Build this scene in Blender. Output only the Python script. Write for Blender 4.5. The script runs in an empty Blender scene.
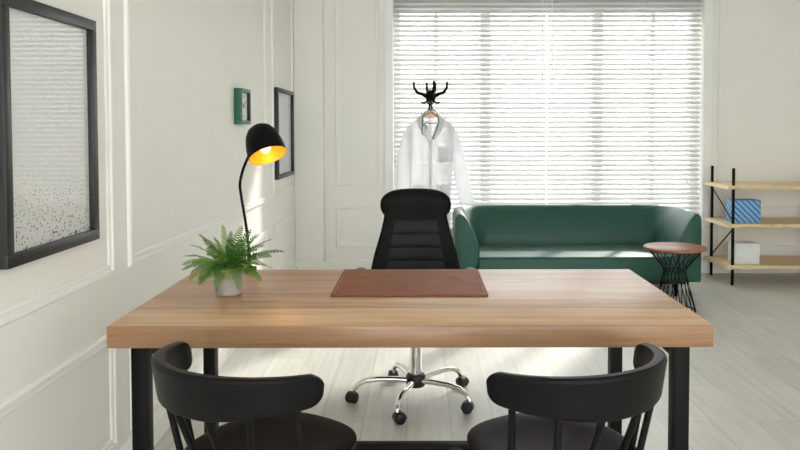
import bpy, bmesh, math, random
from mathutils import Vector, Matrix
random.seed(7)
PI = math.pi
sin, cos = math.sin, math.cos
SC = bpy.context.scene
COL = SC.collection

# ------------------------------------------------------------------ camera
cd = bpy.data.cameras.new('camera')
cd.sensor_width = 36.0
cd.lens = 749 * 36 / 800
cd.shift_x = -0.025
cd.shift_y = -0.086
cd.clip_start = 0.05
cam = bpy.data.objects.new('camera', cd); COL.objects.link(cam)
PITCH, ROLL = math.radians(2.0), math.radians(-0.12)
cam.matrix_world = Matrix.Translation((0, 0, 1.27)) @ Matrix.Rotation(PI/2 - PITCH, 4, 'X') @ Matrix.Rotation(ROLL, 4, 'Z')
SC.camera = cam

# ------------------------------------------------------------------ sky, sun, exposure
w = bpy.data.worlds.new('sky'); SC.world = w; w.use_nodes = True
bg = w.node_tree.nodes['Background']
bg.inputs['Color'].default_value = (0.97, 0.99, 1.0, 1)
bg.inputs['Strength'].default_value = 2.2
sd = bpy.data.lights.new('sun', 'SUN'); sd.energy = 3.0; sd.angle = math.radians(3); sd.color = (1, .96, .88)
sun = bpy.data.objects.new('sun', sd); COL.objects.link(sun)
sun.rotation_euler = Vector((-.58, -1.0, -.72)).to_track_quat('-Z', 'Y').to_euler()
SC.view_settings.view_transform = 'Standard'
SC.view_settings.look = 'None'
SC.view_settings.gamma = 1
SC.view_settings.use_curve_mapping = False
SC.view_settings.exposure = 1.24
SC.cycles.use_denoising = True
SC.cycles.max_bounces = 10
SC.cycles.diffuse_bounces = 6
SC.cycles.transparent_max_bounces = 24
SC.cycles.caustics_reflective = False
SC.cycles.caustics_refractive = False

# ------------------------------------------------------------------ materials
def srgb(r, g, b):
    f = lambda c: (c/255/12.92) if c/255 <= .04045 else ((c/255+.055)/1.055)**2.4
    return (f(r), f(g), f(b), 1)

def mat(name, col, rough=.5, metal=0, vary=.06, scale=30, bump=0, stretch=(1,1,1), spec=.5, sheen=0, coat=0):
    m = bpy.data.materials.new(name); m.use_nodes = True
    nt = m.node_tree; b = nt.nodes['Principled BSDF']
    b.inputs['Roughness'].default_value = rough
    b.inputs['Metallic'].default_value = metal
    b.inputs['Specular IOR Level'].default_value = spec
    if sheen:
        b.inputs['Sheen Weight'].default_value = sheen
        b.inputs['Sheen Roughness'].default_value = .4
    if coat: b.inputs['Coat Weight'].default_value = coat
    tc = nt.nodes.new('ShaderNodeTexCoord'); mp = nt.nodes.new('ShaderNodeMapping')
    mp.inputs['Scale'].default_value = stretch
    nz = nt.nodes.new('ShaderNodeTexNoise'); nz.inputs['Scale'].default_value = scale; nz.inputs['Detail'].default_value = 4
    rp = nt.nodes.new('ShaderNodeValToRGB')
    rp.color_ramp.elements[0].position = .3; rp.color_ramp.elements[1].position = .7
    rp.color_ramp.elements[0].color = tuple(c*(1-vary) for c in col[:3]) + (1,)
    rp.color_ramp.elements[1].color = tuple(min(1, c*(1+vary)) for c in col[:3]) + (1,)
    nt.links.new(tc.outputs['Object'], mp.inputs['Vector'])
    nt.links.new(mp.outputs['Vector'], nz.inputs['Vector'])
    nt.links.new(nz.outputs['Fac'], rp.inputs['Fac'])
    nt.links.new(rp.outputs['Color'], b.inputs['Base Color'])
    if bump:
        bp = nt.nodes.new('ShaderNodeBump'); bp.inputs['Strength'].default_value = bump; bp.inputs['Distance'].default_value = .002
        nt.links.new(nz.outputs['Fac'], bp.inputs['Height']); nt.links.new(bp.outputs['Normal'], b.inputs['Normal'])
    return m

def translucent(name, col, mix, rough=.6):
    m = mat(name, col, rough, vary=.02, scale=8)
    nt = m.node_tree; b = nt.nodes['Principled BSDF']; out = nt.nodes['Material Output']
    t = nt.nodes.new('ShaderNodeBsdfTranslucent'); t.inputs['Color'].default_value = col
    mx = nt.nodes.new('ShaderNodeMixShader'); mx.inputs[0].default_value = mix
    nt.links.new(b.outputs[0], mx.inputs[1]); nt.links.new(t.outputs[0], mx.inputs[2]); nt.links.new(mx.outputs[0], out.inputs['Surface'])
    return m

def glass(name, fac_scale=1.0):
    m = bpy.data.materials.new(name); m.use_nodes = True; nt = m.node_tree
    nt.nodes.remove(nt.nodes['Principled BSDF']); out = nt.nodes['Material Output']
    tr = nt.nodes.new('ShaderNodeBsdfTransparent'); gl = nt.nodes.new('ShaderNodeBsdfGlossy'); gl.inputs['Roughness'].default_value = .02
    fr = nt.nodes.new('ShaderNodeFresnel'); fr.inputs['IOR'].default_value = 1.45
    mu = nt.nodes.new('ShaderNodeMath'); mu.operation = 'MULTIPLY'; mu.inputs[1].default_value = fac_scale
    mx = nt.nodes.new('ShaderNodeMixShader')
    ge = nt.nodes.new('ShaderNodeNewGeometry'); iv = nt.nodes.new('ShaderNodeMath'); iv.operation = 'SUBTRACT'; iv.inputs[0].default_value = fac_scale   # reflect at the outer surface only
    nt.links.new(ge.outputs['Backfacing'], iv.inputs[1]); iv.use_clamp = True; nt.links.new(iv.outputs[0], mu.inputs[1])
    nt.links.new(fr.outputs[0], mu.inputs[0]); nt.links.new(mu.outputs[0], mx.inputs[0])
    nt.links.new(tr.outputs[0], mx.inputs[1]); nt.links.new(gl.outputs[0], mx.inputs[2]); nt.links.new(mx.outputs[0], out.inputs['Surface'])
    return m

def emission(name, col, s):
    m = bpy.data.materials.new(name); m.use_nodes = True; nt = m.node_tree
    b = nt.nodes['Principled BSDF']
    b.inputs['Base Color'].default_value = col; b.inputs['Emission Color'].default_value = col; b.inputs['Emission Strength'].default_value = s
    return m

def wood(name, stops, plank_w=.2, plank_l=9, rough=.33, grain=1.0, bump=.03, groove=1.0):
    """planks laid along x, grain stretched along x"""
    m = bpy.data.materials.new(name); m.use_nodes = True; nt = m.node_tree; N = nt.nodes.new; L = nt.links.new
    b = nt.nodes['Principled BSDF']; b.inputs['Roughness'].default_value = rough
    tc = N('ShaderNodeTexCoord')
    br = N('ShaderNodeTexBrick'); br.offset = .37; br.inputs['Scale'].default_value = 1; br.inputs['Brick Width'].default_value = plank_l
    br.inputs['Row Height'].default_value = plank_w; br.inputs['Mortar Size'].default_value = .0045; br.inputs['Mortar Smooth'].default_value = .6
    br.inputs['Color1'].default_value = (0,0,0,1); br.inputs['Color2'].default_value = (1,1,1,1); br.inputs['Mortar'].default_value = (.5,.5,.5,1)
    of = N('ShaderNodeVectorMath'); of.operation = 'ADD'; of.inputs[1].default_value = (2, 0, 0); L(tc.outputs['Object'], of.inputs[0]); L(of.outputs[0], br.inputs['Vector'])
    # each plank shifts the grain
    sh = N('ShaderNodeVectorMath'); sh.operation = 'MULTIPLY'; sh.inputs[1].default_value = (3.1, 1.7, 2.3); L(br.outputs['Color'], sh.inputs[0])
    ad = N('ShaderNodeVectorMath'); ad.operation = 'ADD'; L(tc.outputs['Object'], ad.inputs[0]); L(sh.outputs[0], ad.inputs[1])
    mp = N('ShaderNodeMapping'); mp.inputs['Scale'].default_value = (1.1*grain, 13*grain, 22*grain); L(ad.outputs[0], mp.inputs['Vector'])
    nz = N('ShaderNodeTexNoise'); nz.inputs['Scale'].default_value = 1.6; nz.inputs['Detail'].default_value = 7; nz.inputs['Roughness'].default_value = .62; nz.inputs['Distortion'].default_value = .6
    L(mp.outputs[0], nz.inputs['Vector'])
    mp2 = N('ShaderNodeMapping'); mp2.inputs['Scale'].default_value = (2.2*grain, 90*grain, 110*grain); L(ad.outputs[0], mp2.inputs['Vector'])
    nz2 = N('ShaderNodeTexNoise'); nz2.inputs['Scale'].default_value = 2; nz2.inputs['Detail'].default_value = 3; L(mp2.outputs[0], nz2.inputs['Vector'])
    a1 = N('ShaderNodeMath'); a1.operation = 'MULTIPLY_ADD'; a1.inputs[1].default_value = .30; L(nz2.outputs['Fac'], a1.inputs[0])
    a0 = N('ShaderNodeMath'); a0.operation = 'MULTIPLY'; a0.inputs[1].default_value = .62; L(nz.outputs['Fac'], a0.inputs[0]); L(a0.outputs[0], a1.inputs[2])
    a2 = N('ShaderNodeMath'); a2.operation = 'MULTIPLY_ADD'; a2.inputs[1].default_value = .16; L(br.outputs['Color'], a2.inputs[0]); L(a1.outputs[0], a2.inputs[2])
    rp = N('ShaderNodeValToRGB'); cr = rp.color_ramp
    cr.elements[0].position, cr.elements[0].color = stops[0]; cr.elements[1].position, cr.elements[1].color = stops[-1]
    for p, c in stops[1:-1]:
        e = cr.elements.new(p); e.color = c
    L(a2.outputs[0], rp.inputs['Fac'])
    mx = N('ShaderNodeMix'); mx.data_type = 'RGBA'; mx.blend_type = 'MULTIPLY'; mx.inputs['B'].default_value = (.5,.45,.4,1)
    gm = N('ShaderNodeMath'); gm.operation = 'MULTIPLY'; gm.inputs[1].default_value = groove; L(br.outputs['Fac'], gm.inputs[0]); L(gm.outputs[0], mx.inputs['Factor'])
    L(rp.outputs['Color'], mx.inputs['A']); L(mx.outputs['Result'], b.inputs['Base Color'])
    bp = N('ShaderNodeBump'); bp.inputs['Strength'].default_value = bump; bp.inputs['Distance'].default_value = .003; L(a1.outputs[0], bp.inputs['Height']); L(bp.outputs['Normal'], b.inputs['Normal'])
    return m

WALL = mat('wall_paint', srgb(239,238,232), .55, vary=.012, scale=3)
TRIMM = mat('trim_paint', srgb(241,240,236), .42, vary=.01, scale=4)
CEIL = mat('ceiling_paint', srgb(232,231,226), .8, vary=.01, scale=4)
PVC = mat('window_white', srgb(244,245,244), .35, vary=.01, scale=5)
SLAT = translucent('blind_slat', srgb(222,222,220), .35, .4)
CORD = mat('blind_cord', srgb(232,232,228), .7)
GLASS = glass('glass')
PGLASS = glass('picture_glass', .5)
DESKW = wood('desk_oak', [(.28, srgb(134,96,66)), (.42, srgb(174,132,97)), (.56, srgb(195,156,120)), (.74, srgb(214,182,148))])
BLACKM = mat('black_metal', srgb(7,7,6), .5, vary=.1, scale=60, spec=.12)
BLACKW = mat('black_lacquer', srgb(12,12,11), .42, vary=.10, scale=22, stretch=(1,1,3), spec=.17)
LEATHB = mat('black_leather', srgb(12,12,11), .6, vary=.15, scale=120, bump=.15, spec=.15)
LEATHP = mat('black_leather_panel', srgb(28,29,30), .55, vary=.1, scale=120, bump=.1, spec=.2)
PLASTB = mat('black_plastic', srgb(24,24,25), .45, vary=.1, scale=50)
CHROME = mat('chrome', (.80,.79,.77,1), .10, 1.0, vary=.02)
GREY = mat('grey_plastic', srgb(120,118,112), .4)
LEATH = mat('brown_leather', srgb(132,78,46), .55, vary=.14, scale=16, bump=.25, spec=.25)
STITCH = mat('stitching', srgb(178,136,108), .7)
LEDGE = mat('leather_edge', srgb(60,36,24), .6)
GREEN = mat('green_upholstery', srgb(27,79,65), .5, vary=.05, scale=70, bump=.08, sheen=.08)
CLKG = mat('clock_green', srgb(24,98,72), .4, vary=.04)
DIAL = mat('clock_dial', srgb(232,234,230), .5, vary=.01)
FRAMEB = mat('frame_black', srgb(34,35,33), .4, vary=.12, scale=40)
GOLD = mat('lamp_gold_inside', srgb(236,150,44), .4, .3, vary=.03)
BULB = emission('bulb_glow', (1, .66, .22, 1), 3)
LEAF = translucent('fern_leaf', srgb(86,132,36), .3, .65)
LEAFD = translucent('fern_leaf_dark', srgb(58,108,34), .3, .65)
LEAFL = translucent('fern_leaf_light', srgb(118,158,56), .3, .65)
STEMG = mat('fern_stem', srgb(96,112,52), .6)
POT = mat('concrete_pot', srgb(164,158,151), .8, vary=.08, scale=40, bump=.2)
SOIL = mat('soil', srgb(52,40,30), .95, vary=.4, scale=150, bump=1)
COAT = translucent('white_cotton', srgb(236,236,238), .42, .85)
nt = COAT.node_tree; mo = nt.nodes['Material Output']; src = mo.inputs['Surface'].links[0].from_socket      # thin weave lets a little light straight through
tr = nt.nodes.new('ShaderNodeBsdfTransparent'); mx = nt.nodes.new('ShaderNodeMixShader'); mx.inputs[0].default_value = .22
nt.links.new(src, mx.inputs[1]); nt.links.new(tr.outputs[0], mx.inputs[2]); nt.links.new(mx.outputs[0], mo.inputs['Surface'])
BUTTON = mat('coat_button', srgb(206,206,208), .4)
HANGW = mat('hanger_wood', srgb(204,154,98), .45, vary=.14, scale=10, stretch=(1,8,8))
TEAL = mat('teal_rubber', srgb(28,128,118), .4)
WALN = mat('walnut_top', srgb(150,92,64), .4, vary=.2, scale=5, stretch=(1,9,1))
WALNE = mat('walnut_edge', srgb(150,78,48), .5, vary=.15, scale=8)
SHELFW = mat('pale_pine', srgb(226,202,158), .5, vary=.14, scale=6, stretch=(2,12,8))
PAPER = mat('white_paper', srgb(228,230,230), .7)
FLOORM = None

# ------------------------------------------------------------------ mesh helpers
def box(bm, a, b, bev=0, seg=2):
    x0,y0,z0 = a; x1,y1,z1 = b
    r = bmesh.ops.create_cube(bm, size=1)
    vs = r['verts']
    for v in vs:
        v.co = Vector(((x0+x1)/2 + v.co.x*(x1-x0), (y0+y1)/2 + v.co.y*(y1-y0), (z0+z1)/2 + v.co.z*(z1-z0)))
    if bev:
        es = list({e for v in vs for e in v.link_edges})
        bmesh.ops.bevel(bm, geom=es, offset=bev, segments=seg, profile=.5, affect='EDGES')
    return bm

def loft(bm, rings, closed=True, caps=True):
    vr = [[bm.verts.new(p) for p in r] for r in rings]
    n = len(vr[0])
    for i in range(len(vr)-1):
        for j in range(n if closed else n-1):
            k = (j+1) % n
            try: bm.faces.new((vr[i][j], vr[i][k], vr[i+1][k], vr[i+1][j]))
            except ValueError: pass
    if caps and closed:
        for r in (vr[0][::-1], vr[-1]):
            try: bm.faces.new(r)
            except ValueError: pass
    return bm

def tube(bm, pts, r, seg=10, caps=True):
    pts = [Vector(p) for p in pts]
    rad = r if isinstance(r, (list, tuple)) else [r]*len(pts)
    T = []
    for i in range(len(pts)):
        a = pts[max(i-1,0)]; b = pts[min(i+1,len(pts)-1)]
        T.append((b-a).normalized())
    up = Vector((0,0,1)) if abs(T[0].z) < .9 else Vector((1,0,0))
    nrm = (up - T[0]*up.dot(T[0])).normalized()
    rings = []
    for i, p in enumerate(pts):
        nrm = (nrm - T[i]*nrm.dot(T[i])).normalized()
        bn = T[i].cross(nrm)
        rings.append([p + (nrm*cos(2*PI*k/seg) + bn*sin(2*PI*k/seg))*rad[i] for k in range(seg)])
    return loft(bm, rings, True, caps)

def lathe(bm, prof, seg=32, c=(0,0,0), M=None):
    rings = []
    for k in range(seg):
        a = 2*PI*k/seg
        rings.append([Vector((r*cos(a), r*sin(a), z)) for r, z in prof])
    rings.append(rings[0])
    vs = [[None]*len(prof) for _ in range(seg)]
    for k in range(seg):
        for j, (r, z) in enumerate(prof):
            if r < 1e-6 and k > 0: vs[k][j] = vs[0][j]; continue
            p = rings[k][j]
            if M is not None: p = M @ p
            vs[k][j] = bm.verts.new(p + Vector(c))
    for k in range(seg):
        k2 = (k+1) % seg
        for j in range(len(prof)-1):
            f = [vs[k][j], vs[k2][j], vs[k2][j+1], vs[k][j+1]]
            u = []
            for v in f:
                if v not in u: u.append(v)
            if len(u) >= 3:
                try: bm.faces.new(u)
                except ValueError: pass
    return bm

def curve(pts, n=8):
    """Catmull-Rom through pts"""
    P = [Vector(p) for p in pts]; P = [P[0]*2-P[1]] + P + [P[-1]*2-P[-2]]
    out = []
    for i in range(1, len(P)-2):
        for k in range(n):
            t = k/n; a,b,c,d = P[i-1],P[i],P[i+1],P[i+2]
            out.append(.5*((2*b) + (c-a)*t + (2*a-5*b+4*c-d)*t*t + (3*b-a-3*c+d)*t**3))
    out.append(P[-2]); return out

def obj(name, bm, m, parent=None, loc=None, smooth=True, label=None, angle=40):
    bmesh.ops.recalc_face_normals(bm, faces=bm.faces[:])
    me = bpy.data.meshes.new(name); bm.to_mesh(me); bm.free()
    for mm in (m if isinstance(m, (list, tuple)) else [m]): me.materials.append(mm)
    if smooth:
        me.polygons.foreach_set('use_smooth', [True]*len(me.polygons))
        me.set_sharp_from_angle(angle=math.radians(angle))
    o = bpy.data.objects.new(name, me); COL.objects.link(o)
    if parent: o.parent = parent
    if loc: o.location = loc
    if label: o['label'] = label
    return o

def tag(o, label, cat, group=None):
    o['label'] = label; o['category'] = cat
    if group: o['group'] = group
    return o

def thing(name, label, cat, loc=(0,0,0), rz=0, group=None):
    o = bpy.data.objects.new(name, None); COL.objects.link(o)
    o.empty_display_size = .1; o.location = loc; o.rotation_euler = (0,0,rz)
    return tag(o, label, cat, group)

def struct(name, bm, m, parent=None, smooth=False):
    o = obj(name, bm, m, parent, smooth=smooth)
    o['kind'] = 'structure'
    return o
B = bmesh.new

def copy_tree(root, label=None):
    r = root.copy(); COL.objects.link(r)
    if label: r['label'] = label
    for ch in root.children:
        c = ch.copy(); COL.objects.link(c); c.parent = r
        for g in ch.children:
            d = g.copy(); COL.objects.link(d); d.parent = c
    return r

# ------------------------------------------------------------------ the room
XL, XR, YB, YN, ZC = -1.09, 3.6, 6.60, -3.0, 2.72
WX0, WX1, WZ0, WZ1 = -.235, 2.485, .42, 2.52     # window opening in the back wall
# floor
fm = bpy.data.materials.new('pale_plank_floor'); fm.use_nodes = True
nt = fm.node_tree; N = nt.nodes.new; L = nt.links.new; b = nt.nodes['Principled BSDF']
tc = N('ShaderNodeTexCoord'); mp = N('ShaderNodeMapping'); mp.inputs['Rotation'].default_value = (0,0,PI/2); mp.inputs['Location'].default_value = (0,.06,0); L(tc.outputs['Object'], mp.inputs[0])
br = N('ShaderNodeTexBrick'); br.offset = .5; br.inputs['Scale'].default_value = 1; br.inputs['Brick Width'].default_value = .92; br.inputs['Row Height'].default_value = .19
br.inputs['Mortar Size'].default_value = .0016; br.inputs['Mortar Smooth'].default_value = .5
br.inputs['Color1'].default_value = srgb(200,199,192); br.inputs['Color2'].default_value = srgb(213,212,206); br.inputs['Mortar'].default_value = srgb(160,158,150)
L(mp.outputs[0], br.inputs['Vector'])
m2 = N('ShaderNodeMapping'); m2.inputs['Scale'].default_value = (16, 1.2, 1); L(tc.outputs['Object'], m2.inputs[0])
nz = N('ShaderNodeTexNoise'); nz.inputs['Scale'].default_value = 2.2; nz.inputs['Detail'].default_value = 5; L(m2.outputs[0], nz.inputs['Vector'])
rp = N('ShaderNodeValToRGB'); rp.color_ramp.elements[0].color = (.86,.86,.85,1); rp.color_ramp.elements[0].position = .3; rp.color_ramp.elements[1].color = (1,1,1,1); rp.color_ramp.elements[1].position = .65
L(nz.outputs['Fac'], rp.inputs['Fac'])
mx = N('ShaderNodeMix'); mx.data_type = 'RGBA'; mx.blend_type = 'MULTIPLY'; mx.inputs['Factor'].default_value = 1
L(br.outputs['Color'], mx.inputs['A']); L(rp.outputs['Color'], mx.inputs['B']); L(mx.outputs['Result'], b.inputs['Base Color'])
b.inputs['Roughness'].default_value = .38
struct('floor', box(B(), (XL-.1, YN, -.1), (XR+.1, YB+.25, 0)), fm)
struct('wall_left', box(B(), (XL-.12, YN, 0), (XL, YB+.25, ZC)), WALL)
bm = B()
box(bm, (XL, YB, 0), (WX0, YB+.25, ZC)); box(bm, (WX1, YB, 0), (XR, YB+.25, ZC))
box(bm, (WX0, YB, 0), (WX1, YB+.25, WZ0)); box(bm, (WX0, YB, WZ1), (WX1, YB+.25, ZC))
struct('wall_back', bm, WALL)
# boxed-out pilaster in the corner
struct('trim_1', box(B(), (XL, 6.48, 0), (-.838, YB, ZC), .012), WALL, smooth=True)
struct('ceiling', box(B(), (XL-.1, YN, ZC), (XR+.1, YB+.25, ZC+.1)), CEIL)
# right wall with an opening for its own window, beyond the photo's right edge
struct('wall_right', box(B(), (XR, YN, 0), (XR+.12, YB+.25, ZC)), WALL)

def moulding_rect(plane, u0, u1, z0, z1, off, d=1):
    """picture-frame moulding: stepped profile mitred round a rectangle. plane 'L' on the left wall (u = y), 'B' on the back wall (u = x)"""
    prof = [(0,0), (0,.006), (.004,.009), (.010,.009), (.012,.006), (.018,.006), (.022,.013), (.032,.014), (.038,.009), (.040,0)]
    bm = B(); rings = []
    cor = [(u0,z0,1,1), (u1,z0,-1,1), (u1,z1,-1,-1), (u0,z1,1,-1)]
    for cu, cz, su, sz in cor + cor[:1]:
        ring = []
        for t, h in prof:
            i = .040 - t
            u, z = cu + su*i, cz + sz*i
            ring.append((off + h, u, z) if plane == 'L' else (u, off - h, z))
        rings.append(ring)
    loft(bm, rings, False, False)
    bmesh.ops.remove_doubles(bm, verts=bm.verts[:], dist=1e-5)
    return bm
tn = 2
for u0, u1 in ((.55, 2.635), (2.775, 5.28), (5.52, 6.40)):
    struct('trim_%d' % tn, moulding_rect('L', u0, u1, .762, 2.56, XL), TRIMM); tn += 1
    struct('trim_%d' % tn, moulding_rect('L', u0, u1, .145, .566, XL), TRIMM); tn += 1
for u0, u1 in ((-.745, -.345), (2.62, 3.45)):
    struct('trim_%d' % tn, moulding_rect('B', u0, u1, .775, 2.56, YB), TRIMM); tn += 1
    struct('trim_%d' % tn, moulding_rect('B', u0, u1, .235, .60, YB), TRIMM); tn += 1

def baseboard(a, b, n):
    """a-b along the wall foot, n = direction into the room"""
    prof = [(0,0), (.016,0), (.016,.085), (.012,.092), (.012,.105), (.006,.118), (0,.12)]
    a, b, n = Vector(a), Vector(b), Vector(n)
    return loft(B(), [[p + n*t + Vector((0,0,z)) for t, z in prof] for p in (a, b)])
struct('baseboard_left', baseboard((XL, YN, 0), (XL, 6.48, 0), (1,0,0)), TRIMM)
bm = baseboard((XL, 6.48, 0), (-.822, 6.48, 0), (0,-1,0)); m_ = bm
struct('baseboard_corner', bm, TRIMM)
struct('baseboard_back', baseboard((-.838, YB, 0), (XR, YB, 0), (0,-1,0)), TRIMM)

# ---- window: casing, frame with mullions, panes, sill
win = bpy.data.objects.new('window_1', None); COL.objects.link(win); win['kind'] = 'structure'
bm = B()
box(bm, (WX0-.075, YB-.022, WZ0), (WX0, YB+.0, WZ1+.08), .004); box(bm, (WX1, YB-.022, WZ0), (WX1+.075, YB, WZ1+.08), .004)
box(bm, (WX0, YB-.022, WZ1), (WX1, YB, WZ1+.08), .004)
struct('casing', bm, PVC, win)
bm = B(); y0, y1 = YB+.13, YB+.20
bars = [(WX0, WX0+.06), (.545, .635), (1.55, 1.64), (WX1-.06, WX1)]
for a, c in bars: box(bm, (a, y0, WZ0), (c, y1, WZ1), .006)
box(bm, (WX0, y0+.004, WZ0), (WX1, y1-.004, WZ0+.09)); box(bm, (WX0, y0+.004, 2.31), (WX1, y1-.004, WZ1))
for xm in (.145, 2.09): box(bm, (xm-.02, y0+.01, WZ0+.08), (xm+.02, y1-.01, 2.33))
struct('window_frame', bm, PVC, win, smooth=True)
for a, c in ((WX0+.06, .125), (.165, .545), (.635, 1.55), (1.64, 2.07), (2.11, WX1-.06)):
    struct('pane', box(B(), (a, YB+.162, WZ0+.09), (c, YB+.168, 2.31)), GLASS, win)
struct('window_sill', box(B(), (WX0-.1, YB-.06, WZ0-.035), (WX1+.1, YB+.13, WZ0-.001), .006), TRIMM, win, smooth=True)

# ------------------------------------------------------------------ venetian blinds
def blind(x0, x1, label, wand_x, pull_x):
    t = thing('venetian_blind', label, 'blind', ((x0+x1)/2, YB+.055, WZ0+.01), 0, 'white venetian blinds over the window')
    hw = (x1-x0)/2; top = WZ1-WZ0-.015
    obj('head_rail', box(B(), (-hw, -.028, top-.05), (hw, .028, top), .004), PVC, t)
    bm = B(); pitch = .0425; tilt = math.radians(39); z = .06; hw_s = .0245
    while z < top-.07:
        ring = []
        for s, n in ((-1,-.0012), (-.5,.0015), (0,.0026), (.5,.0015), (1,-.0012), (1,.001), (.5,.0038), (0,.005), (-.5,.0038), (-1,.001)):
            y, h = s*hw_s, n
            ring.append((y*cos(tilt) - h*sin(tilt), y*sin(tilt) + h*cos(tilt)))   # outer edge up, room edge down
        loft(bm, [[(x, y, z+h) for y, h in ring] for x in (-hw, hw)])
        z += pitch
    obj('slats', bm, SLAT, t)
    obj('bottom_rail', box(B(), (-hw, -.024, .0), (hw, .024, .022), .004), PVC, t)
    for f in (-.78, -.26, .26, .78):
        bm = B()
        for yy in (-.0245, .0245): tube(bm, [(f*hw, yy, .02), (f*hw, yy, top-.05)], .0013, 6)
        obj('ladder_cord', bm, CORD, t)
    wx = wand_x - (x0+x1)/2
    obj('tilt_wand', tube(B(), [(wx, -.036, top-.03), (wx, -.038, top-.06), (wx, -.040, top-.95)], .0045, 8), PVC, t)
    px = pull_x - (x0+x1)/2
    c = obj('pull_cord', tube(B(), [(px, -.034, top-.04), (px, -.036, .40)], .0016, 6), CORD, t)
    obj('tassel', lathe(B(), [(0,.0), (.010,.002), (.013,.02), (.008,.04), (.003,.05), (0,.05)], 12, (px, -.036, .355)), PVC, c)
    return t
blind(WX0+.004, 1.120, 'left half of the closed white slatted blinds, nearer the coat stand', 1.08, -.16)
blind(1.124, WX1-.004, 'right half of the closed white slatted blinds, nearer the shelf', 1.165, 2.36)

# ------------------------------------------------------------------ desk
DZ = .7545
desk = thing('desk', 'large oak desk with a thick plank top on black metal legs', 'desk', (-.027, 2.357, 0))
bm = box(B(), (-.801, -.40, .6955), (.801, .40, DZ), .0025, 2)
obj('desk_top', bm, DESKW, desk)
for sx in (-1, 1):
    for y0 in (-.375, .285):
        xa = sx*.747; xb = sx*.707
        obj('leg', box(B(), (min(xa,xb), y0, 0), (max(xa,xb), y0+.05, .6955), .001), BLACKM, desk)
    obj('side_rail', box(B(), (min(xa,xb), -.325, .6555), (max(xa,xb), .285, .6955), .002), BLACKM, desk)
obj('stretcher', box(B(), (-.707, .287, .09), (.707, .333, .14), .002), BLACKM, desk)

# ------------------------------------------------------------------ desk pad
pad = thing('desk_pad', 'brown leather desk pad in the middle of the oak desk', 'desk pad', (-.034, 2.512, DZ+.0005))
bm = B(); nx, ny = 40, 30; hx, hy = .244, .211
def pad_z(x, y):
    z = .0065
    z += .0035*math.exp(-((x-.16+.35*(y-.06))**2)/.0009)*math.exp(-((y-.05)**2)/.007)
    z += .0025*math.exp(-((x-.205-.3*(y-.0))**2)/.0005)*math.exp(-((y-.10)**2)/.006)
    return z
g = [[bm.verts.new((-hx+2*hx*i/nx, -hy+2*hy*j/ny, pad_z(-hx+2*hx*i/nx, -hy+2*hy*j/ny))) for j in range(ny+1)] for i in range(nx+1)]
gb = [[bm.verts.new((v.co.x, v.co.y, .0015)) for v in r] for r in g]
for i in range(nx):
    for j in range(ny):
        bm.faces.new((g[i][j], g[i+1][j], g[i+1][j+1], g[i][j+1])); bm.faces.new((gb[i][j], gb[i][j+1], gb[i+1][j+1], gb[i+1][j]))
rim = [(i,0) for i in range(nx)] + [(nx,j) for j in range(ny)] + [(i,ny) for i in range(nx,0,-1)] + [(0,j) for j in range(ny,0,-1)]
for k in range(len(rim)):
    a, c = rim[k], rim[(k+1)%len(rim)]
    bm.faces.new((g[a[0]][a[1]], g[c[0]][c[1]], gb[c[0]][c[1]], gb[a[0]][a[1]]))
obj('leather_cover', bm, LEATH, pad)
obj('backing', box(B(), (-hx-.001, -hy-.001, 0), (hx+.001, hy+.001, .0014)), LEDGE, pad)
for sx in (-1, 1):
    bm = B(); ns = 60; rings = []
    for k in range(ns+1):
        y = -hy+.012 + (2*hy-.024)*k/ns; zz = pad_z(sx*(hx-.009), y) + .0006*abs(sin(k*PI/2)); xx = sx*(hx-.009)
        rings.append([(xx-.0008, y, zz-.0004), (xx+.0008, y, zz-.0004), (xx+.0008, y, zz+.0004), (xx-.0008, y, zz+.0004)])
    loft(bm, rings); obj('stitching', bm, STITCH, pad)

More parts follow.
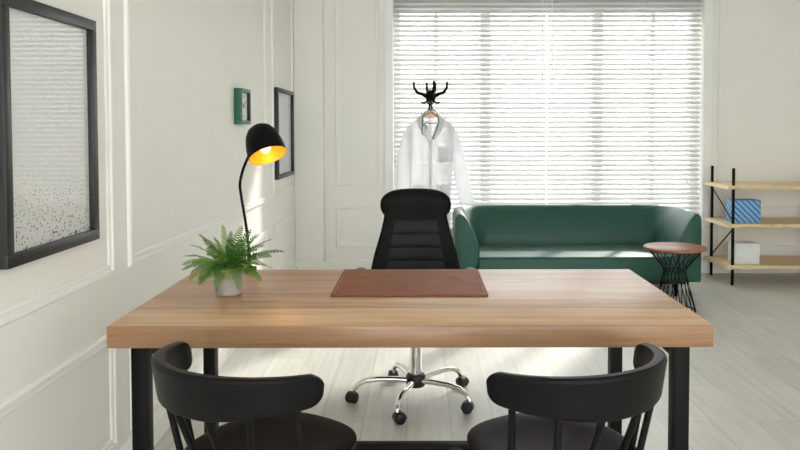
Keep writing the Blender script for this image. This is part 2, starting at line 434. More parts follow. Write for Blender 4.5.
# ------------------------------------------------------------------ fern in a pot
fern = thing('potted_fern', 'green fern in a small grey concrete pot on the desk', 'plant', (-.604, 2.347, DZ+.0005))
obj('pot', lathe(B(), [(0,0), (.037,0), (.040,.003), (.045,.078), (.045,.083), (.041,.083), (.039,.066), (0,.064)], 40), POT, fern)
obj('soil', lathe(B(), [(0,.0645), (.0388,.0645), (.0386,.068), (.02,.073), (0,.074)], 24), SOIL, fern)
def frond(az, elev, length, droop, m, wide=.026, roll=0):
    """arched rachis, a pinna pair every few millimetres"""
    bm = B(); d = Vector((cos(az), sin(az), 0)); side = Vector((-sin(az), cos(az), 0))
    p = Vector((.008*cos(az), .008*sin(az), .072)); pts = [p.copy()]; n = 17; e = elev; dirs = []
    for i in range(n):
        t = i/n; e = elev - droop*t**1.3
        dr = d*cos(e) + Vector((0,0,1))*sin(e); dirs.append(dr)
        p = p + dr*(length/n); pts.append(p.copy())
    dirs.append(dirs[-1])
    tube(bm, pts, [.0011*(1-.75*i/n) for i in range(n+1)], 5)
    bm.faces.ensure_lookup_table(); nstem = len(bm.faces)
    for i in range(3, n+1):
        t = i/n; L_ = wide*(min(1, (t-.08)*4))*(1-t)**.55*(1+random.uniform(-.14,.14)) + .003
        up = side.cross(dirs[i]).normalized()*-1
        if up.z < 0: up = -up
        sd_ = side*cos(roll) + up*sin(roll); up = up*cos(roll) - side*sin(roll)
        for s in (-1, 1):
            ld = (sd_*s + dirs[i]*(.35+.35*t) + up*random.uniform(-.05,.22)).normalized()
            wv = dirs[i]*(length/n*.62)
            a = pts[i]; q = [a - wv*.4, a + ld*L_*.35 - wv*.62, a + ld*L_*.75 - wv*.4 - up*L_*.04, a + ld*L_ + wv*.2 - up*L_*.10, a + ld*L_*.7 + wv*.5 - up*L_*.03, a + ld*L_*.3 + wv*.6, a + wv*.4]
            vs = [bm.verts.new(v + up*.0004) for v in q]; bm.faces.new(vs)
    o = obj('frond', bm, [m, STEMG], fern, smooth=False)
    for k in range(nstem): o.data.polygons[k].material_index = 1
    return o
FR = [ # azimuth (deg; 0 = right, -90 = towards the camera), elevation, length, droop
 (6,54,.20,.70),(18,38,.19,.85),(-8,30,.175,1.1),(-25,24,.16,1.4),(35,60,.17,.6),(70,72,.165,.5),(100,66,.15,.8),(120,74,.165,.45),
 (150,60,.17,.75),(165,66,.17,.7),(178,42,.18,.95),(190,30,.175,1.1),(205,24,.165,1.45),(215,48,.155,1.3),(235,35,.15,1.9),(255,20,.135,2.2),
 (262,48,.14,2.0),(285,40,.135,1.9),(300,24,.15,1.8),(315,50,.155,1.4),(332,40,.165,1.2),(345,58,.165,.9),(55,48,.15,1.0),(140,45,.15,1.1),(95,82,.15,.4),(230,70,.13,.9),(320,74,.13,.8),(265,66,.125,1.4),
 (2,68,.16,.6),(28,74,.15,.5),(185,56,.165,.8),(172,24,.15,1.2),(200,40,.165,1.2),(245,55,.14,1.7),(278,62,.13,1.6),(340,24,.155,1.5),(355,44,.175,1.0),(160,78,.14,.5),(60,64,.15,.7),(300,62,.14,1.3),(220,20,.14,1.6),(135,66,.15,.7)]
for k, (a, e, l, dr) in enumerate(FR):
    frond(math.radians(a + random.uniform(-4,4)), math.radians(e), l*(.89 if cos(math.radians(a)) > 0 else .82)*(1.08 if e > 60 else 1)*random.uniform(.9,1.05), dr, (LEAF, LEAFD, LEAFL, LEAF, LEAFD)[k % 5], .028, random.choice((-1,1))*random.uniform(.35,1.0)*(1 if abs(cos(math.radians(a))) > .5 else .5))

# ------------------------------------------------------------------ desk lamp clamped to the desk's back edge
lx, ly = -.625, 2.7395
lamp = thing('desk_lamp', 'black desk lamp with a lit domed shade, golden inside, behind the fern', 'lamp', (lx, ly, DZ))
bm = B()
box(bm, (-.017, -.028, .0005), (.017, .030, .012), .002); box(bm, (-.017, .0195, -.092), (.017, .030, .006), .002); box(bm, (-.017, -.010, -.098), (.017, .030, -.086), .002)
tube(bm, [(0,.004,-.0665), (0,.004,-.111)], .004, 10); lathe(bm, [(0,0), (.013,0), (.013,.003), (0,.003)], 16, (0,.004,-.0690))
obj('clamp', bm, BLACKM, lamp)
sp = curve([(0,0,.010), (-.004,0,.07), (-.014,0,.165), (-.030,-.002,.272), (-.034,-.004,.318), (-.024,-.01,.362), (-.008,-.016,.402), (.010,-.02,.436)], 6)
obj('stem', tube(B(), sp, .0052, 12), BLACKM, lamp)
# shade axis: from opening to crown
ax = Vector((-.36, .38, .86)).normalized()
q = ax.to_track_quat('Z', 'Y').to_matrix()
oc = Vector((.074, -.028, .424))
prof_o = [(.070,0), (.0705,.012), (.069,.036), (.064,.064), (.056,.090), (.043,.111), (.025,.123), (.009,.127), (0,.1275)]
prof_i = [(r*.965, z*.97) for r, z in prof_o]
obj('shade', lathe(B(), prof_o + [], 40, oc, q), BLACKM, lamp)
sh_in = obj('shade_lining', lathe(B(), [(.0698,-.0004)] + prof_i, 40, oc, q), GOLD, lamp, label='golden inside of the lamp shade')
bp_ = oc + ax*.040
bl = obj('bulb', lathe(B(), [(0,-.026), (.012,-.023), (.019,-.012), (.020,0), (.014,.018), (.010,.030), (0,.030)], 20, bp_, q), BULB, lamp, label='glowing warm bulb')
obj('socket', lathe(B(), [(0,.030), (.0105,.030), (.0105,.066), (0,.066)], 16, bp_, q), BLACKM, lamp)
pl = bpy.data.lights.new('bulb_light', 'POINT'); pl.energy = .2; pl.color = (1,.62,.2); pl.shadow_soft_size = .02
plo = bpy.data.objects.new('bulb_light', pl); COL.objects.link(plo); plo.parent = lamp; plo.location = oc + ax*.006

# ------------------------------------------------------------------ visitor chairs
def visitor_chair(name, label, loc, rz, side):
    """front is +y; origin on the floor under the seat centre"""
    t = thing(name, label, 'chair', loc, rz, 'black visitor chairs at the front of the desk')
    # curved back band
    R, ha, zc = .237, math.radians(82), .752
    cx, cy = 0, -.03           # arc centre
    bm = B(); rings = []; nU = 72
    for i in range(nU+1):
        u = -cos(PI*i/nU); a = u*ha; f = 1 - abs(u); e = f*ha*R
        hgt = .068 + .034*min(1, f/.8)**.85
        er = .036; k_ = max(.06, math.sqrt(max(0, 1 - (1 - e/er)**2)) if e < er else 1)
        mid = zc - .016*u*u - .034 - (hgt-.068)*.5*(1-k_) 
        top = mid + .034*k_; bot = mid - (hgt-.034)*k_
        th = .0155*(.35+.65*k_)
        ring = []
        for dr, s_ in ((.62,0), (1,.06), (1,.25), (1,.5), (1,.75), (1,.90), (.75,.965), (.35,1), (-.6,1), (-.9,.97), (-1,.9), (-1,.5), (-1,.06), (-.62,0)):
            z = bot + (top-bot)*s_
            r = R + .016*((z-zc)/.11) + th*dr
            ring.append((cx + r*sin(a), cy - r*cos(a), z))
        rings.append(ring)
    loft(bm, rings)
    obj('backrest', bm, BLACKW, t, angle=28)
    # seat: rounded square, dished
    def se(a, rx, ry, n=2.5):
        c, s = cos(a), sin(a)
        return (rx*math.copysign(abs(c)**(2/n), c), ry*math.copysign(abs(s)**(2/n), s))
    bm = B(); rr = []; nA = 56
    for f, z in ((.02,.452), (.35,.453), (.7,.457), (.93,.463), (1.0,.460), (1.0,.446), (.96,.438), (.5,.436), (.02,.436)):
        ring = []
        for k in range(nA):
            x, y = se(2*PI*k/nA, .196, .212)
            if y < 0: x *= 1 - .10*(-y/.225)
            ring.append((x*f + side*.03, y*f + .025, z + .022))
        rr.append(ring)
    loft(bm, rr)
    obj('seat', bm, BLACKW, t)
    # spindles from seat rear to band
    for a in (-66, -40, -14, 14, 40, 66):
        ar = math.radians(a)
        r1 = R - .011
        p1 = Vector((cx + r1*sin(ar), cy - r1*cos(ar), .680 + .018*(abs(a)/66)**2))
        p0 = Vector((p1.x*.84, max(-.165, p1.y*.80 + .0), .465))
        if abs(a) > 60: p0 = Vector((p1.x*.90, p1.y + .035, .468))
        obj('spindle', tube(B(), [p0, p1], .0085, 10), BLACKW, t)
    for sx in (-1, 1):
        for (xa, ya, xb, yb) in ((.165, .165, .205, .215), (.150, -.135, .195, -.215)):
            obj('leg', tube(B(), [(sx*xb, yb, 0), (sx*xa, ya, .456)], [.011, .016], 12), BLACKW, t)
    return t
CH = (-.368, 1.818); CA = math.radians(-35)
visitor_chair('visitor_chair', 'black wooden chair with curved back, left of the two at the desk front', (CH[0], CH[1], 0), CA, -1)
visitor_chair('visitor_chair', 'black wooden chair with curved back, right of the two at the desk front', (-.050-CH[0], CH[1], 0), math.radians(30), 1)

# ------------------------------------------------------------------ office chair (faces the camera, -y)
oc_ = thing('office_chair', 'black leather swivel chair with chrome five-star base behind the desk', 'chair', (-.022, 3.475, 0))
obj('column', tube(B(), [(0,0,.10), (0,0,.30)], .027, 24), CHROME, oc_, label='chrome gas column')
obj('column_sleeve', tube(B(), [(0,0,.30), (0,0,.435)], .021, 24), PLASTB, oc_)
obj('hub', lathe(B(), [(0,.072), (.040,.072), (.046,.082), (.046,.118), (.040,.128), (.028,.130), (0,.130)], 28), PLASTB, oc_)
for k, adeg in enumerate((184, 254, 327, 41, 113)):
    a = math.radians(adeg); d = Vector((cos(a), sin(a), 0)); s = Vector((-sin(a), cos(a), 0)); Z = Vector((0,0,1))
    rings = []
    for (r, zc, hw_, hh) in ((.036,.100,.017,.014), (.10,.106,.0155,.013), (.18,.108,.014,.012), (.235,.102,.0135,.0115), (.268,.086,.013,.011), (.287,.066,.012,.011), (.291,.050,.011,.010)):
        ring = []
        for j in range(14):
            th = 2*PI*j/14
            # bend the section plane near the tip
            tilt = 0 if r < .2 else min(1, (r-.2)/.112)*1.35
            up = Z*cos(tilt) + d*sin(tilt)
            ring.append(d*r + Z*zc + s*hw_*cos(th) + up*hh*sin(th))
        rings.append(ring)
    leg = obj('base_leg', loft(B(), rings), CHROME, oc_, label='chrome leg of the five-star base')
    c0 = d*.291
    bm = B(); swiv = a + .9 + k*1.3
    e = Vector((cos(swiv), sin(swiv), 0)); f = Vector((-sin(swiv), cos(swiv), 0)); cw = c0 + e*.012
    for sg in (-1, 1):
        rings = []
        for (o_, rr_) in ((.004,.019), (.005,.0235), (.016,.025), (.022,.023), (.024,.016)):
            rings.append([cw + f*(sg*o_) + e*rr_*cos(2*PI*j/24) + Z*(.0255 + rr_*sin(2*PI*j/24)) for j in range(24)])
        loft(bm, rings)
    tube(bm, [cw + f*.016 + Z*.0255, cw - f*.016 + Z*.0255], .007, 10)
    cs = obj('castor', bm, PLASTB, oc_)
    # hood over the twin wheels
    bm = B(); rings = []
    for j in range(13):
        th = PI*(-.02 + 1.04*j/12); rr_ = .0275
        rings.append([cw + e*(rad*cos(th)) + f*o_ + Z*(.0255 + rad*sin(th)) for rad, o_ in ((.0255,-.019), (.0285,-.019), (.0295,0), (.0285,.019), (.0255,.019))])
    loft(bm, rings)
    tube(bm, [c0 + Z*.046, c0 + Z*.056], .008, 10)
    obj('castor_hood', bm, PLASTB, cs)
# mechanism + seat
obj('tilt_mechanism', box(B(), (-.09, -.12, .425), (.09, .12, .462), .012), PLASTB, oc_)
def superbox(bm, c, h, n=4, nu=40, nv=20):
    rings = []
    for i in range(nv+1):
        v = -PI/2 + PI*i/nv
        if i == 0: v += .05
        if i == nv: v -= .05
        ring = []
        p = lambda q, e: math.copysign(abs(q)**e, q)
        for k in range(nu):
            u = 2*PI*k/nu
            ring.append((c[0] + h[0]*p(cos(v),2/n)*p(cos(u),2/n), c[1] + h[1]*p(cos(v),2/n)*p(sin(u),2/n), c[2] + h[2]*p(sin(v),2/n)))
        rings.append(ring)
    return loft(bm, rings)
obj('seat', superbox(B(), (0,-.01,.505), (.245,.245,.045), 4.5), LEATHB, oc_)
def back_y(z):                                   # centre depth of the back at height z
    t = (z-.52)/.46
    return .205 + .07*t - .035*sin(PI*max(0,min(1,t)))
def back_hw(z):
    ks = [(.50,.205), (.555,.221), (.60,.217), (.66,.204), (.72,.186), (.78,.169), (.83,.158), (.87,.152), (.93,.14)]
    for (a, x), (b_, y) in zip(ks, ks[1:]):
        if z <= b_:
            t = (z-a)/(b_-a); return x + (y-x)*t
    return ks[-1][1]
bm = B(); rings = []
for i in range(33):
    z = .50 + .40*i/32; hwz = back_hw(z); dp = .036*(1 if i > 1 else .7)
    ring = []
    for k in range(40):
        u = 2*PI*k/40; p = lambda q, e: math.copysign(abs(q)**e, q)
        x = hwz*p(cos(u), .55); y = dp*p(sin(u), .7)
        y += -.05*(abs(x)/.22)**2          # sides wrap forward
        ring.append((x, back_y(z)+y, z))
    rings.append(ring)
loft(bm, rings); obj('backrest', bm, LEATHB, oc_)
# stitched centre panel of padded rolls
bm = B()
edges = [.505, .575, .637, .700, .765, .835]
for a, b_ in zip(edges, edges[1:]):
    rings = []
    for i in range(9):
        s = i/8; z = a + (b_-a)*s; hwz = back_hw(z)*.70
        puff = .006*(1-abs(2*s-1)**5) 
        ring = []
        for k in range(17):
            xx = -1 + 2*k/16; x = hwz*xx
            ef = 1 - abs(xx)**8
            y = back_y(z) - .030 - .05*(abs(x)/.22)**2 - (.003 + puff)*ef
            ring.append((x, y, z))
        for k in range(16, -1, -1):
            xx = -1 + 2*k/16; x = hwz*xx
            ring.append((x, back_y(z) - .016 - .05*(abs(x)/.22)**2, z))
        rings.append(ring)
    loft(bm, rings)
obj('padded_panel', bm, LEATHP, oc_, label='stitched grey-black centre panel')
# headrest
bm = B(); rings = []; hz0, hz1 = .812, .978
for i in range(25):
    v = -PI/2 + PI*i/24; v = max(-PI/2+.06, min(PI/2-.06, v))
    cv = abs(cos(v))**.62; sv = math.copysign(abs(sin(v))**.8, sin(v))
    z = (hz0+hz1)/2 + (hz1-hz0)/2*sv
    hwz = .176*cv*(1 - .06*max(0,-sv)); dp = .060*cv
    ring = []
    for k in range(44):
        u = 2*PI*k/44; p = lambda q, e: math.copysign(abs(q)**e, q)
        x = hwz*p(cos(u), .75); y = dp*p(sin(u), .9) - .05*(abs(x)/.2)**2
        ring.append((x, .262 + y, z))
    rings.append(ring)
loft(bm, rings); obj('headrest', bm, LEATHB, oc_)
for sx in (-1, 1):
    bm = B(); rings = []
    for (y, zc, hw_, hh) in ((.13,.590,.012,.008), (.11,.598,.024,.012), (.02,.602,.027,.012), (-.07,.602,.029,.011), (-.125,.597,.026,.009), (-.14,.592,.012,.006)):
        rings.append([(sx*.262 + hw_*cos(2*PI*j/18), y, zc + hh*sin(2*PI*j/18)) for j in range(18)])
    ar = obj('armrest', loft(bm, rings), PLASTB, oc_)
    bm = B(); rings = []
    for p in curve([(sx*.262, .09, .592), (sx*.272, .14, .56), (sx*.262, .13, .50), (sx*.235, .06, .470), (sx*.09, .04, .452)], 5):
        rings.append(p)
    tube(bm, rings, .012, 12)
    obj('arm_support', bm, CHROME, ar)

# ------------------------------------------------------------------ sofa
SX0, SX1, SY0, SY1 = .262, 2.108, 5.57, 6.34
sofa = thing('sofa', 'dark green two-seat sofa with curved back under the window', 'sofa', ((SX0+SX1)/2, (SY0+SY1)/2, 0))
hw, hd = (SX1-SX0)/2, (SY1-SY0)/2
prof = [(.004,.125), (.0,.14), (0,.58), (.004,.612), (.014,.630), (.032,.641), (.052,.639), (.070,.626), (.092,.598), (.120,.545), (.150,.480), (.175,.410), (.186,.350), (.184,.300), (.172,.255), (.165,.20), (.165,.125)]
path = []                                         # (point, inward normal), from front-left round the back to front-right
rc = .30
path += [((-hw, -hd + t*(2*hd-rc)/8), (1,0)) for t in range(9)]
for k in range(1, 13):
    a = PI - (PI/2)*k/12; path.append(((-hw+rc + rc*cos(a), hd-rc + rc*sin(a)), (-cos(a), -sin(a))))
path += [((-hw+rc + (2*hw-2*rc)*k/10, hd), (0,-1)) for k in range(1, 10)]
for k in range(0, 13):
    a = PI/2 - (PI/2)*k/12; path.append(((hw-rc + rc*cos(a), hd-rc + rc*sin(a)), (-cos(a), -sin(a))))
path += [((hw, hd-rc - t*(2*hd-rc)/8), (-1,0)) for t in range(1, 9)]
rings = [[(p[0] + n[0]*d, p[1] + n[1]*d, z) for d, z in prof] for p, n in path]
def inset(ring, dy, k):                            # soft rounding of the arm fronts
    c = Vector((sum(p[0] for p in ring)/len(ring), 0, sum(p[2] for p in ring)/len(ring)))
    return [(c.x + (p[0]-c.x)*k, p[1]+dy, c.z + (p[2]-c.z)*(1-(1-k)*.3)) for p in ring]
rings = [inset(rings[0], .0, .86), inset(rings[0], .005, .95)] + [[(p[0], p[1]+.018, p[2]) for p in rings[0]]] + rings[1:-1] + [[(p[0], p[1]+.018, p[2]) for p in rings[-1]]] + [inset(rings[-1], .005, .95), inset(rings[-1], 0, .86)]
obj('shell', loft(B(), rings), GREEN, sofa, angle=60)
obj('seat_cushion', box(B(), (-hw+.168, -hd+.006, .135), (hw-.168, hd-.155, .318), .028, 4), GREEN, sofa)
obj('base', box(B(), (-hw+.10, -hd+.06, .10), (hw-.10, hd-.08, .13)), PLASTB, sofa)
for sx in (-1, 1):
    for yy in (-hd+.10, hd-.14):
        obj('leg', tube(B(), [(sx*(hw-.16), yy, 0), (sx*(hw-.16), yy, .10)], [.012, .017], 14), BLACKM, sofa)

# ------------------------------------------------------------------ side table
st = thing('side_table', 'round walnut side table on a black wire base beside the sofa', 'table', (1.79, 5.235, 0))
obj('table_top', lathe(B(), [(0,.432), (.207,.432), (.214,.436), (.214,.447), (.210,.450), (0,.450)], 64), WALN, st)
for rr_, zz in ((.180, .428), (.142, .004)):
    ring = [(rr_*cos(2*PI*k/48), rr_*sin(2*PI*k/48), zz) for k in range(49)]
    obj('ring', tube(B(), ring, .004, 8), BLACKM, st)
wire = None
for k in range(20):
    a0 = 2*PI*k/20; a1 = a0 + math.radians(22); a2 = a0 + math.radians(48)
    pts = [(.142*cos(a0), .142*sin(a0), .005), (.074*cos(a1), .074*sin(a1), .275), (.076*cos(a1+.05), .076*sin(a1+.05), .29), (.180*cos(a2), .180*sin(a2), .427)]
    obj('wire', tube(B(), pts, .0032, 6), BLACKM, st)
obj('waist_ring', tube(B(), [(.0715*cos(2*PI*k/36), .0715*sin(2*PI*k/36), .282) for k in range(37)], .003, 6), BLACKM, st)

# ------------------------------------------------------------------ coat stand, hanger, coat, stethoscope
CX, CY = .088, 6.22
cs = thing('coat_stand', 'black bentwood coat stand in front of the window left of the sofa', 'coat stand', (CX, CY, 0))
obj('pole', tube(B(), [(0,0,.02), (0,0,.5), (0,0,1.30), (0,0,1.42), (0,0,1.55)], [.022,.021,.018,.017,.019], 16), BLACKM, cs)
obj('hook_collar', lathe(B(), [(0,1.475), (.020,1.478), (.030,1.50), (.041,1.535), (.043,1.56), (.034,1.585), (.016,1.60), (0,1.603)], 24), BLACKM, cs)
for az, sc in ((180,1.0), (0,1.0), (103,.95), (68,.8), (-75,.75)):
    a = math.radians(az); d = Vector((cos(a), sin(a), 0))
    P = [(.02,1.545), (.06,1.563), (.105,1.582), (.132,1.615), (.138,1.662)]
    pts = curve([d*(r*sc if i else r) + Vector((0,0,z)) for i, (r, z) in enumerate(P)], 5)
    bm = tube(B(), pts, [.018 - .009*i/(len(pts)-1) for i in range(len(pts))], 10)
    bmesh.ops.create_uvsphere(bm, u_segments=12, v_segments=8, radius=.0105, matrix=Matrix.Translation(pts[-1]))
    obj('hook', bm, BLACKM, cs)
for az in (180, 0, 90, -90):
    a = math.radians(az); d = Vector((cos(a), sin(a), 0))
    pts = curve([d*r + Vector((0,0,z)) for r, z in ((.02,1.52), (.042,1.502), (.060,1.493), (.072,1.503))], 4)
    bm = tube(B(), pts, [.010 - .004*i/(len(pts)-1) for i in range(len(pts))], 8)
    bmesh.ops.create_uvsphere(bm, u_segments=10, v_segments=6, radius=.0075, matrix=Matrix.Translation(pts[-1]))
    obj('small_hook', bm, BLACKM, cs)
for az in (60, 150, 240, 330):
    a = math.radians(az); d = Vector((cos(a), sin(a), 0))
    pts = curve([d*r + Vector((0,0,z)) for r, z in ((.015,.30), (.07,.27), (.13,.15), (.17,.03), (.19,.012))], 5)
    obj('foot', tube(B(), pts, .012, 10), BLACKM, cs)

hg = thing('clothes_hanger', 'pale wooden hanger holding the lab coat on the coat stand', 'hanger', (CX, CY-.060, 1.36))
bm = B(); rings = []
for i in range(21):
    u = -1 + 2*i/20; x = .115*u; z = .067 - .088*math.sqrt(u*u+.006)
    hh = .016*(1-.3*abs(u)); wd = .008
    rings.append([(x, wd*cos(2*PI*k/12), z + hh*sin(2*PI*k/12)) for k in range(12)])
loft(bm, rings); obj('shoulder_bar', bm, HANGW, hg)
obj('trouser_bar', tube(B(), [(-.105,0,-.035), (.105,0,-.035)], .005, 10), HANGW, hg)
obj('hanger_hook', tube(B(), curve([(0,0,.072), (0,.0,.105), (.012,0,.122), (.014,0,.138), (0,0,.1475), (-.013,0,.138), (-.013,0,.128)], 6), .0022, 8), CHROME, hg)

lc = thing('lab_coat', 'white lab coat with chest pocket on a wooden hanger before the window', 'coat', (CX, CY-.060, 0))
# body: sections from hem to shoulder, open at the neck
def coat_sec(z):
    ks = [(.40,.160,.066), (.60,.163,.066), (.85,.174,.066), (1.05,.184,.066), (1.18,.192,.062), (1.27,.196,.052), (1.32,.176,.036), (1.352,.130,.027), (1.385,.080,.024)]
    for (a, x, y), (b_, x2, y2) in zip(ks, ks[1:]):
        if z <= b_:
            t = max(0,(z-a)/(b_-a)); return x+(x2-x)*t, y+(y2-y)*t
    return ks[-1][1:]
rings = []
nz_ = 44; NA = 64
for i in range(nz_+1):
    z = .40 + (1.385-.40)*i/nz_; hx_, hy_ = coat_sec(z); ring = []
    for k in range(NA):
        u = 2*PI*k/NA
        fold = 1 + .05*sin(u*7 + z*3)*max(0, (1.2-z))*1.2
        x = hx_*math.copysign(abs(cos(u))**.8, cos(u)); y = hy_*sin(u)*fold*(.45 if sin(u) > 0 else 1)
        ring.append((x, y, z))
    rings.append(ring)
bm = loft(B(), rings, True, False)
bmesh.ops.recalc_face_normals(bm, faces=bm.faces[:])
# V neck: drop the front faces inside the V
dead = [f for f in bm.faces if (lambda c: c.y < -.002 and c.z > 1.20 and abs(c.x) < (c.z-1.20)*.40)(f.calc_center_median())]
bmesh.ops.delete(bm, geom=dead, context='FACES')
body = obj('body', bm, COAT, lc)
for sx in (-1, 1):
    rings = []
    for (x, z, rx, ry, sl) in ((.150,1.318,.030,.026,.4), (.180,1.262,.050,.036,.5), (.196,1.16,.060,.042,.25), (.208,1.02,.064,.042,.16), (.222,.88,.066,.042,.14), (.234,.76,.066,.040,.12), (.242,.675,.065,.040,.12)):
        if sx > 0: z = 1.315 - (1.315-z)*1.02; x += max(0, 1.2-z)*.11
        ring = []
        for k in range(28):
            u = 2*PI*k/28; w_ = 1 + .06*sin(3*u + z*21)
            ring.append((sx*(x + rx*cos(u)*w_), ry*sin(u)*w_ + .004, z - sl*rx*cos(u)))
        rings.append(ring)
    sl_ = obj('sleeve', loft(B(), rings, True, False), COAT, lc)
    # lapel + collar leaf
    rings = []
    for i in range(13):
        t = i/12; z = 1.395 - .205*t
        xin = .062*(1-t)**.9 + .004; wd = .012 + .062*sin(PI*min(1, .12+t*.80))**1.2*(1-.55*t)
        hx_, hy_ = coat_sec(min(z, 1.38))
        yy = -(hy_*math.sqrt(max(.05, 1-(min(.95, xin/hx_))**2))) - .005
        yo = -(hy_*math.sqrt(max(.05, 1-(min(.97, (xin+wd)/hx_))**2))) - .006
        rings.append([(sx*(xin), yy-.002, z), (sx*(xin+wd*.5), (yy+yo)/2-.007, z-.004), (sx*(xin+wd), yo-.002, z-.012), (sx*(xin+wd), yo+.001, z-.012), (sx*(xin+wd*.5), (yy+yo)/2-.004, z-.004), (sx*xin, yy+.001, z)])
    obj('lapel', loft(B(), rings), COAT, lc)
# collar stand behind the neck
rings = []
for i in range(15):
    u = PI*i/14; x = .078*cos(u); y = .012 + .010*sin(u)
    rings.append([(x, y, 1.383), (x*1.03, y+.003, 1.41), (x*1.08, y+.008, 1.388), (x*1.09, y+.010, 1.386), (x*1.0, y+.001, 1.416), (x*.97, y-.002, 1.383)])
obj('collar', loft(B(), rings), COAT, lc)
def on_front(x, z): 
    hx_, hy_ = coat_sec(z); return -hy_*math.sqrt(max(.02, 1-(abs(x)/hx_)**2.5))
def patch(x0, x1, z0, z1, off=.006):
    bm = B(); top = []; bot = []
    for i in range(9):
        x = x0 + (x1-x0)*i/8
        top.append([(x, on_front(x, z0 + (z1-z0)*j/8) - off, z0 + (z1-z0)*j/8) for j in range(9)])
        bot.append([(x, on_front(x, z0 + (z1-z0)*j/8) - .0005, z0 + (z1-z0)*j/8) for j in range(9)])
    for g_ in (top, bot): loft(bm, g_, False)
    for g1, g2 in (([r[0] for r in top], [r[0] for r in bot]), ([r[-1] for r in top], [r[-1] for r in bot]), (top[0], bot[0]), (top[-1], bot[-1])): loft(bm, [g1, g2], False)
    bmesh.ops.remove_doubles(bm, verts=bm.verts[:], dist=1e-6)
    return bm
obj('chest_pocket', patch(.058, .142, 1.005, 1.125, .005), COAT, lc)
for sx in (-1, 1): obj('side_pocket', patch(*sorted((sx*.045, sx*.150)), .66, .82), COAT, lc)
obj('placket', patch(-.016, .010, .42, 1.19, .0045), COAT, lc)
for z in (1.165, 1.06, .955, .85, .745, .64):
    y = on_front(-.003, z) - .0046
    M_ = Matrix.Rotation(PI/2, 3, 'X')
    obj('button', lathe(B(), [(0,0), (.0075,0), (.008,.0012), (.006,.0024), (0,.0024)], 14, (-.003, y, z), M_), BUTTON, lc)

sp_ = thing('stethoscope', 'teal stethoscope draped round the collar of the lab coat', 'stethoscope', (CX, CY-.060, 1.20))
tb = curve([(.012,-.088,-.005), (.030,-.085,.04), (.052,-.077,.09), (.064,-.066,.145), (.056,-.050,.195), (.036,-.028,.226), (0,-.018,.236), (-.036,-.028,.226), (-.058,-.050,.195), (-.068,-.068,.15), (-.068,-.076,.105)], 8)
obj('tubing', tube(B(), tb, .0052, 10), TEAL, sp_)
for pts in ([(-.068,-.076,.105), (-.072,-.080,.075), (-.070,-.082,.045), (-.064,-.083,.03)], [(-.068,-.076,.105), (-.054,-.083,.118), (-.036,-.088,.104), (-.028,-.090,.075)]):
    obj('ear_tube', tube(B(), curve(pts, 6), .0042, 8), TEAL, sp_)
obj('chest_piece', lathe(B(), [(0,0), (.012,0), (.013,.004), (.008,.008), (0,.009)], 18, (.010,-.088,-.012), Matrix.Rotation(PI/2,3,'X')), CHROME, sp_)

# ------------------------------------------------------------------ pictures on the left wall
def art_mat(name, speck):
    m = bpy.data.materials.new(name); m.use_nodes = True; nt = m.node_tree; N = nt.nodes.new; L = nt.links.new
    b = nt.nodes['Principled BSDF']; b.inputs['Roughness'].default_value = .6
    tc = N('ShaderNodeTexCoord')
    if not speck:
        nz = N('ShaderNodeTexNoise'); nz.inputs['Scale'].default_value = 1.5; L(tc.outputs['Object'], nz.inputs['Vector'])
        rp = N('ShaderNodeValToRGB'); rp.color_ramp.elements[0].color = srgb(214,220,224); rp.color_ramp.elements[1].color = srgb(226,230,231)
        L(nz.outputs['Fac'], rp.inputs['Fac']); L(rp.outputs['Color'], b.inputs['Base Color']); return m
    sx = N('ShaderNodeSeparateXYZ'); L(tc.outputs['Object'], sx.inputs[0])
    mr = N('ShaderNodeMapRange'); mr.inputs['From Min'].default_value = .36; mr.inputs['From Max'].default_value = .02; mr.inputs['To Min'].default_value = 0; mr.inputs['To Max'].default_value = 1
    L(sx.outputs['Z'], mr.inputs['Value'])
    prev = None
    for scale, k in ((28, .34), (60, .36), (110, .40)):
        vo = N('ShaderNodeTexVoronoi'); vo.inputs['Scale'].default_value = scale; L(tc.outputs['Object'], vo.inputs['Vector'])
        wn = N('ShaderNodeSeparateColor'); L(vo.outputs['Color'], wn.inputs[0])
        th = N('ShaderNodeMath'); th.operation = 'MULTIPLY'; L(wn.outputs[0], th.inputs[0]); L(mr.outputs[0], th.inputs[1])
        t2 = N('ShaderNodeMath'); t2.operation = 'MULTIPLY'; t2.inputs[1].default_value = k; L(th.outputs[0], t2.inputs[0])
        lt = N('ShaderNodeMath'); lt.operation = 'LESS_THAN'; L(vo.outputs['Distance'], lt.inputs[0]); L(t2.outputs[0], lt.inputs[1])
        if prev:
            mxm = N('ShaderNodeMath'); mxm.operation = 'MAXIMUM'; L(prev.outputs[0], mxm.inputs[0]); L(lt.outputs[0], mxm.inputs[1]); prev = mxm
        else: prev = lt
    mx = N('ShaderNodeMix'); mx.data_type = 'RGBA'; mx.inputs['A'].default_value = srgb(216,218,216); mx.inputs['B'].default_value = srgb(62,64,66)
    L(prev.outputs[0], mx.inputs['Factor']); L(mx.outputs['Result'], b.inputs['Base Color'])
    return m
def wall_picture(label, y0, y1, z0, z1, fw, dep, art):
    t = thing('picture_frame', label, 'picture', (XL+.001, (y0+y1)/2, z0))
    w2 = (y1-y0)/2; h = z1-z0; bm = B()
    box(bm, (0,-w2,0), (dep,w2,fw), .0015); box(bm, (0,-w2,h-fw), (dep,w2,h), .0015)
    box(bm, (0,-w2,fw), (dep,-w2+fw,h-fw), .0015); box(bm, (0,w2-fw,fw), (dep,w2,h-fw), .0015)
    obj('frame', bm, FRAMEB, t)
    obj('print', box(B(), (.001,-w2+fw,fw), (.008,w2-fw,h-fw)), art, t)
    obj('glazing', box(B(), (.009,-w2+fw,fw), (.011,w2-fw,h-fw)), PGLASS, t)
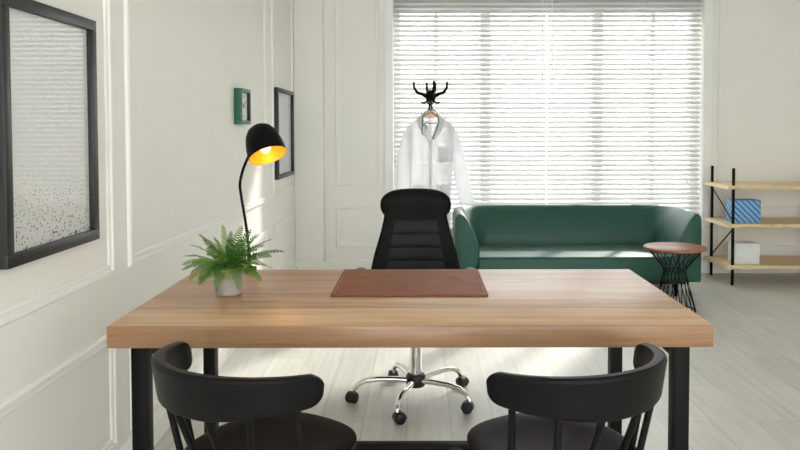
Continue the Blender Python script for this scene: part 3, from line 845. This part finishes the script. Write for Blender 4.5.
wall_picture('large black-framed print of ink speckles at the left edge', 1.92, 2.475, .912, 1.63, .034, .026, art_mat('speckled_print', True))
wall_picture('black-framed pale print beyond the lamp, near the corner', 5.60, 6.30, .90, 1.592, .030, .032, art_mat('pale_print', False))

# ------------------------------------------------------------------ wall clock
ck = thing('wall_clock', 'small square green clock on the left wall above the lamp', 'clock', (XL+.001, 4.512, 1.307))
cw_, chh, fwd, dp = .120, .212, .020, .046
bm = B()
box(bm, (0,-cw_,0), (dp,cw_,fwd), .002); box(bm, (0,-cw_,chh-fwd), (dp,cw_,chh), .002)
box(bm, (0,-cw_,fwd), (dp,-cw_+fwd,chh-fwd), .002); box(bm, (0,cw_-fwd,fwd), (dp,cw_,chh-fwd), .002)
obj('case', bm, CLKG, ck)
bm = B()
for a_, b_ in (((.0272,-cw_+fwd,fwd), (.043,-cw_+fwd+.003,chh-fwd)), ((.0272,cw_-fwd-.003,fwd), (.043,cw_-fwd,chh-fwd)), ((.0272,-cw_+fwd+.003,fwd), (.043,cw_-fwd-.003,fwd+.003)), ((.0272,-cw_+fwd+.003,chh-fwd-.003), (.043,cw_-fwd-.003,chh-fwd))): box(bm, a_, b_)
obj('lining', bm, PLASTB, ck, label='black inner lining')
dl = obj('dial', box(B(), (.001,-cw_+fwd,fwd), (.027,cw_-fwd,chh-fwd)), DIAL, ck, label='white dial')
zc = chh/2
for k in range(12):
    a = 2*PI*k/12; ri, ro = (.050,.068) if k % 3 == 0 else (.058,.068); ww = .0035 if k % 3 == 0 else .0018
    d = Vector((0, sin(a), cos(a))); s = Vector((0, cos(a), -sin(a)))
    ring = lambda x: [Vector((x,0,zc)) + d*ri*1.0 - s*ww, Vector((x,0,zc)) + d*ri + s*ww, Vector((x,0,zc)) + d*ro + s*ww, Vector((x,0,zc)) + d*ro - s*ww]
    obj('hour_mark', loft(B(), [ring(.0272), ring(.0280)]), PLASTB, dl)
for ang, ln, ww in ((-58, .045, .0045), (52, .062, .0032)):
    a = math.radians(ang); d = Vector((0, sin(a), cos(a))); s = Vector((0, cos(a), -sin(a)))
    ring = lambda x: [Vector((x,0,zc)) - d*.012 - s*ww, Vector((x,0,zc)) - d*.012 + s*ww, Vector((x,0,zc)) + d*ln + s*ww*.6, Vector((x,0,zc)) + d*ln - s*ww*.6]
    obj('hand', loft(B(), [ring(.0290), ring(.0305)]), PLASTB, ck)

# ------------------------------------------------------------------ shelf unit at the right
sh = thing('shelf_unit', 'open shelf of pale boards on black metal posts by the window', 'shelf', (2.54, 6.05, 0))
W_, D_ = .80, .46
for x in (0, W_):
    for y in (0, D_-.02):
        obj('post', box(B(), (x-.010, y, 0), (x+.010, y+.02, .955), .002), BLACKM, sh)
for z in (.166, .504, .815):
    bm = B(); n = 28; rings = []
    for i in range(n+1):
        x = -.055 + (W_+.11)*i/n
        fr = -.030 + .010*sin(x*23+z*9) + .006*sin(x*61+z*31)
        rings.append([(x, fr+.006, z-.028+.004*sin(x*47)), (x, fr, z-.010), (x, fr+.004, z), (x, D_+.005, z), (x, D_+.005, z-.028)])
    loft(bm, rings); 
    # notches so the posts pass the board's corners
    obj('board', bm, SHELFW, sh)
for (p, q_) in (((0,.01,.52), (0,D_-.01,.77)), ((0,.01,.46), (0,D_-.01,.18))):
    obj('brace', tube(B(), [(p[0]-.0, p[1], p[2]), (q_[0]-.0, q_[1], q_[2])], .005, 8), BLACKM, sh)
# striped box + white box on the shelf
bm_ = bpy.data.materials.new('blue_stripes'); bm_.use_nodes = True; nt = bm_.node_tree
wv = nt.nodes.new('ShaderNodeTexWave'); wv.bands_direction = 'DIAGONAL'; wv.inputs['Scale'].default_value = 13; wv.inputs['Distortion'].default_value = 0
tc = nt.nodes.new('ShaderNodeTexCoord'); rp = nt.nodes.new('ShaderNodeValToRGB'); rp.color_ramp.interpolation = 'CONSTANT'
rp.color_ramp.elements[0].color = srgb(58,124,190); rp.color_ramp.elements[1].color = srgb(150,190,226); rp.color_ramp.elements[1].position = .5
nt.links.new(tc.outputs['Object'], wv.inputs['Vector']); nt.links.new(wv.outputs['Fac'], rp.inputs['Fac']); nt.links.new(rp.outputs['Color'], nt.nodes['Principled BSDF'].inputs['Base Color'])
tag(obj('storage_box', box(B(), (0,0,0), (.22,.17,.185), .004), bm_, loc=(2.565, 6.10, .5045)), 'blue diagonally striped box on the middle shelf', 'box')
tag(obj('storage_box', box(B(), (0,0,0), (.20,.15,.17), .004), PAPER, loc=(2.575, 6.09, .1665)), 'white box on the lowest shelf board', 'box')
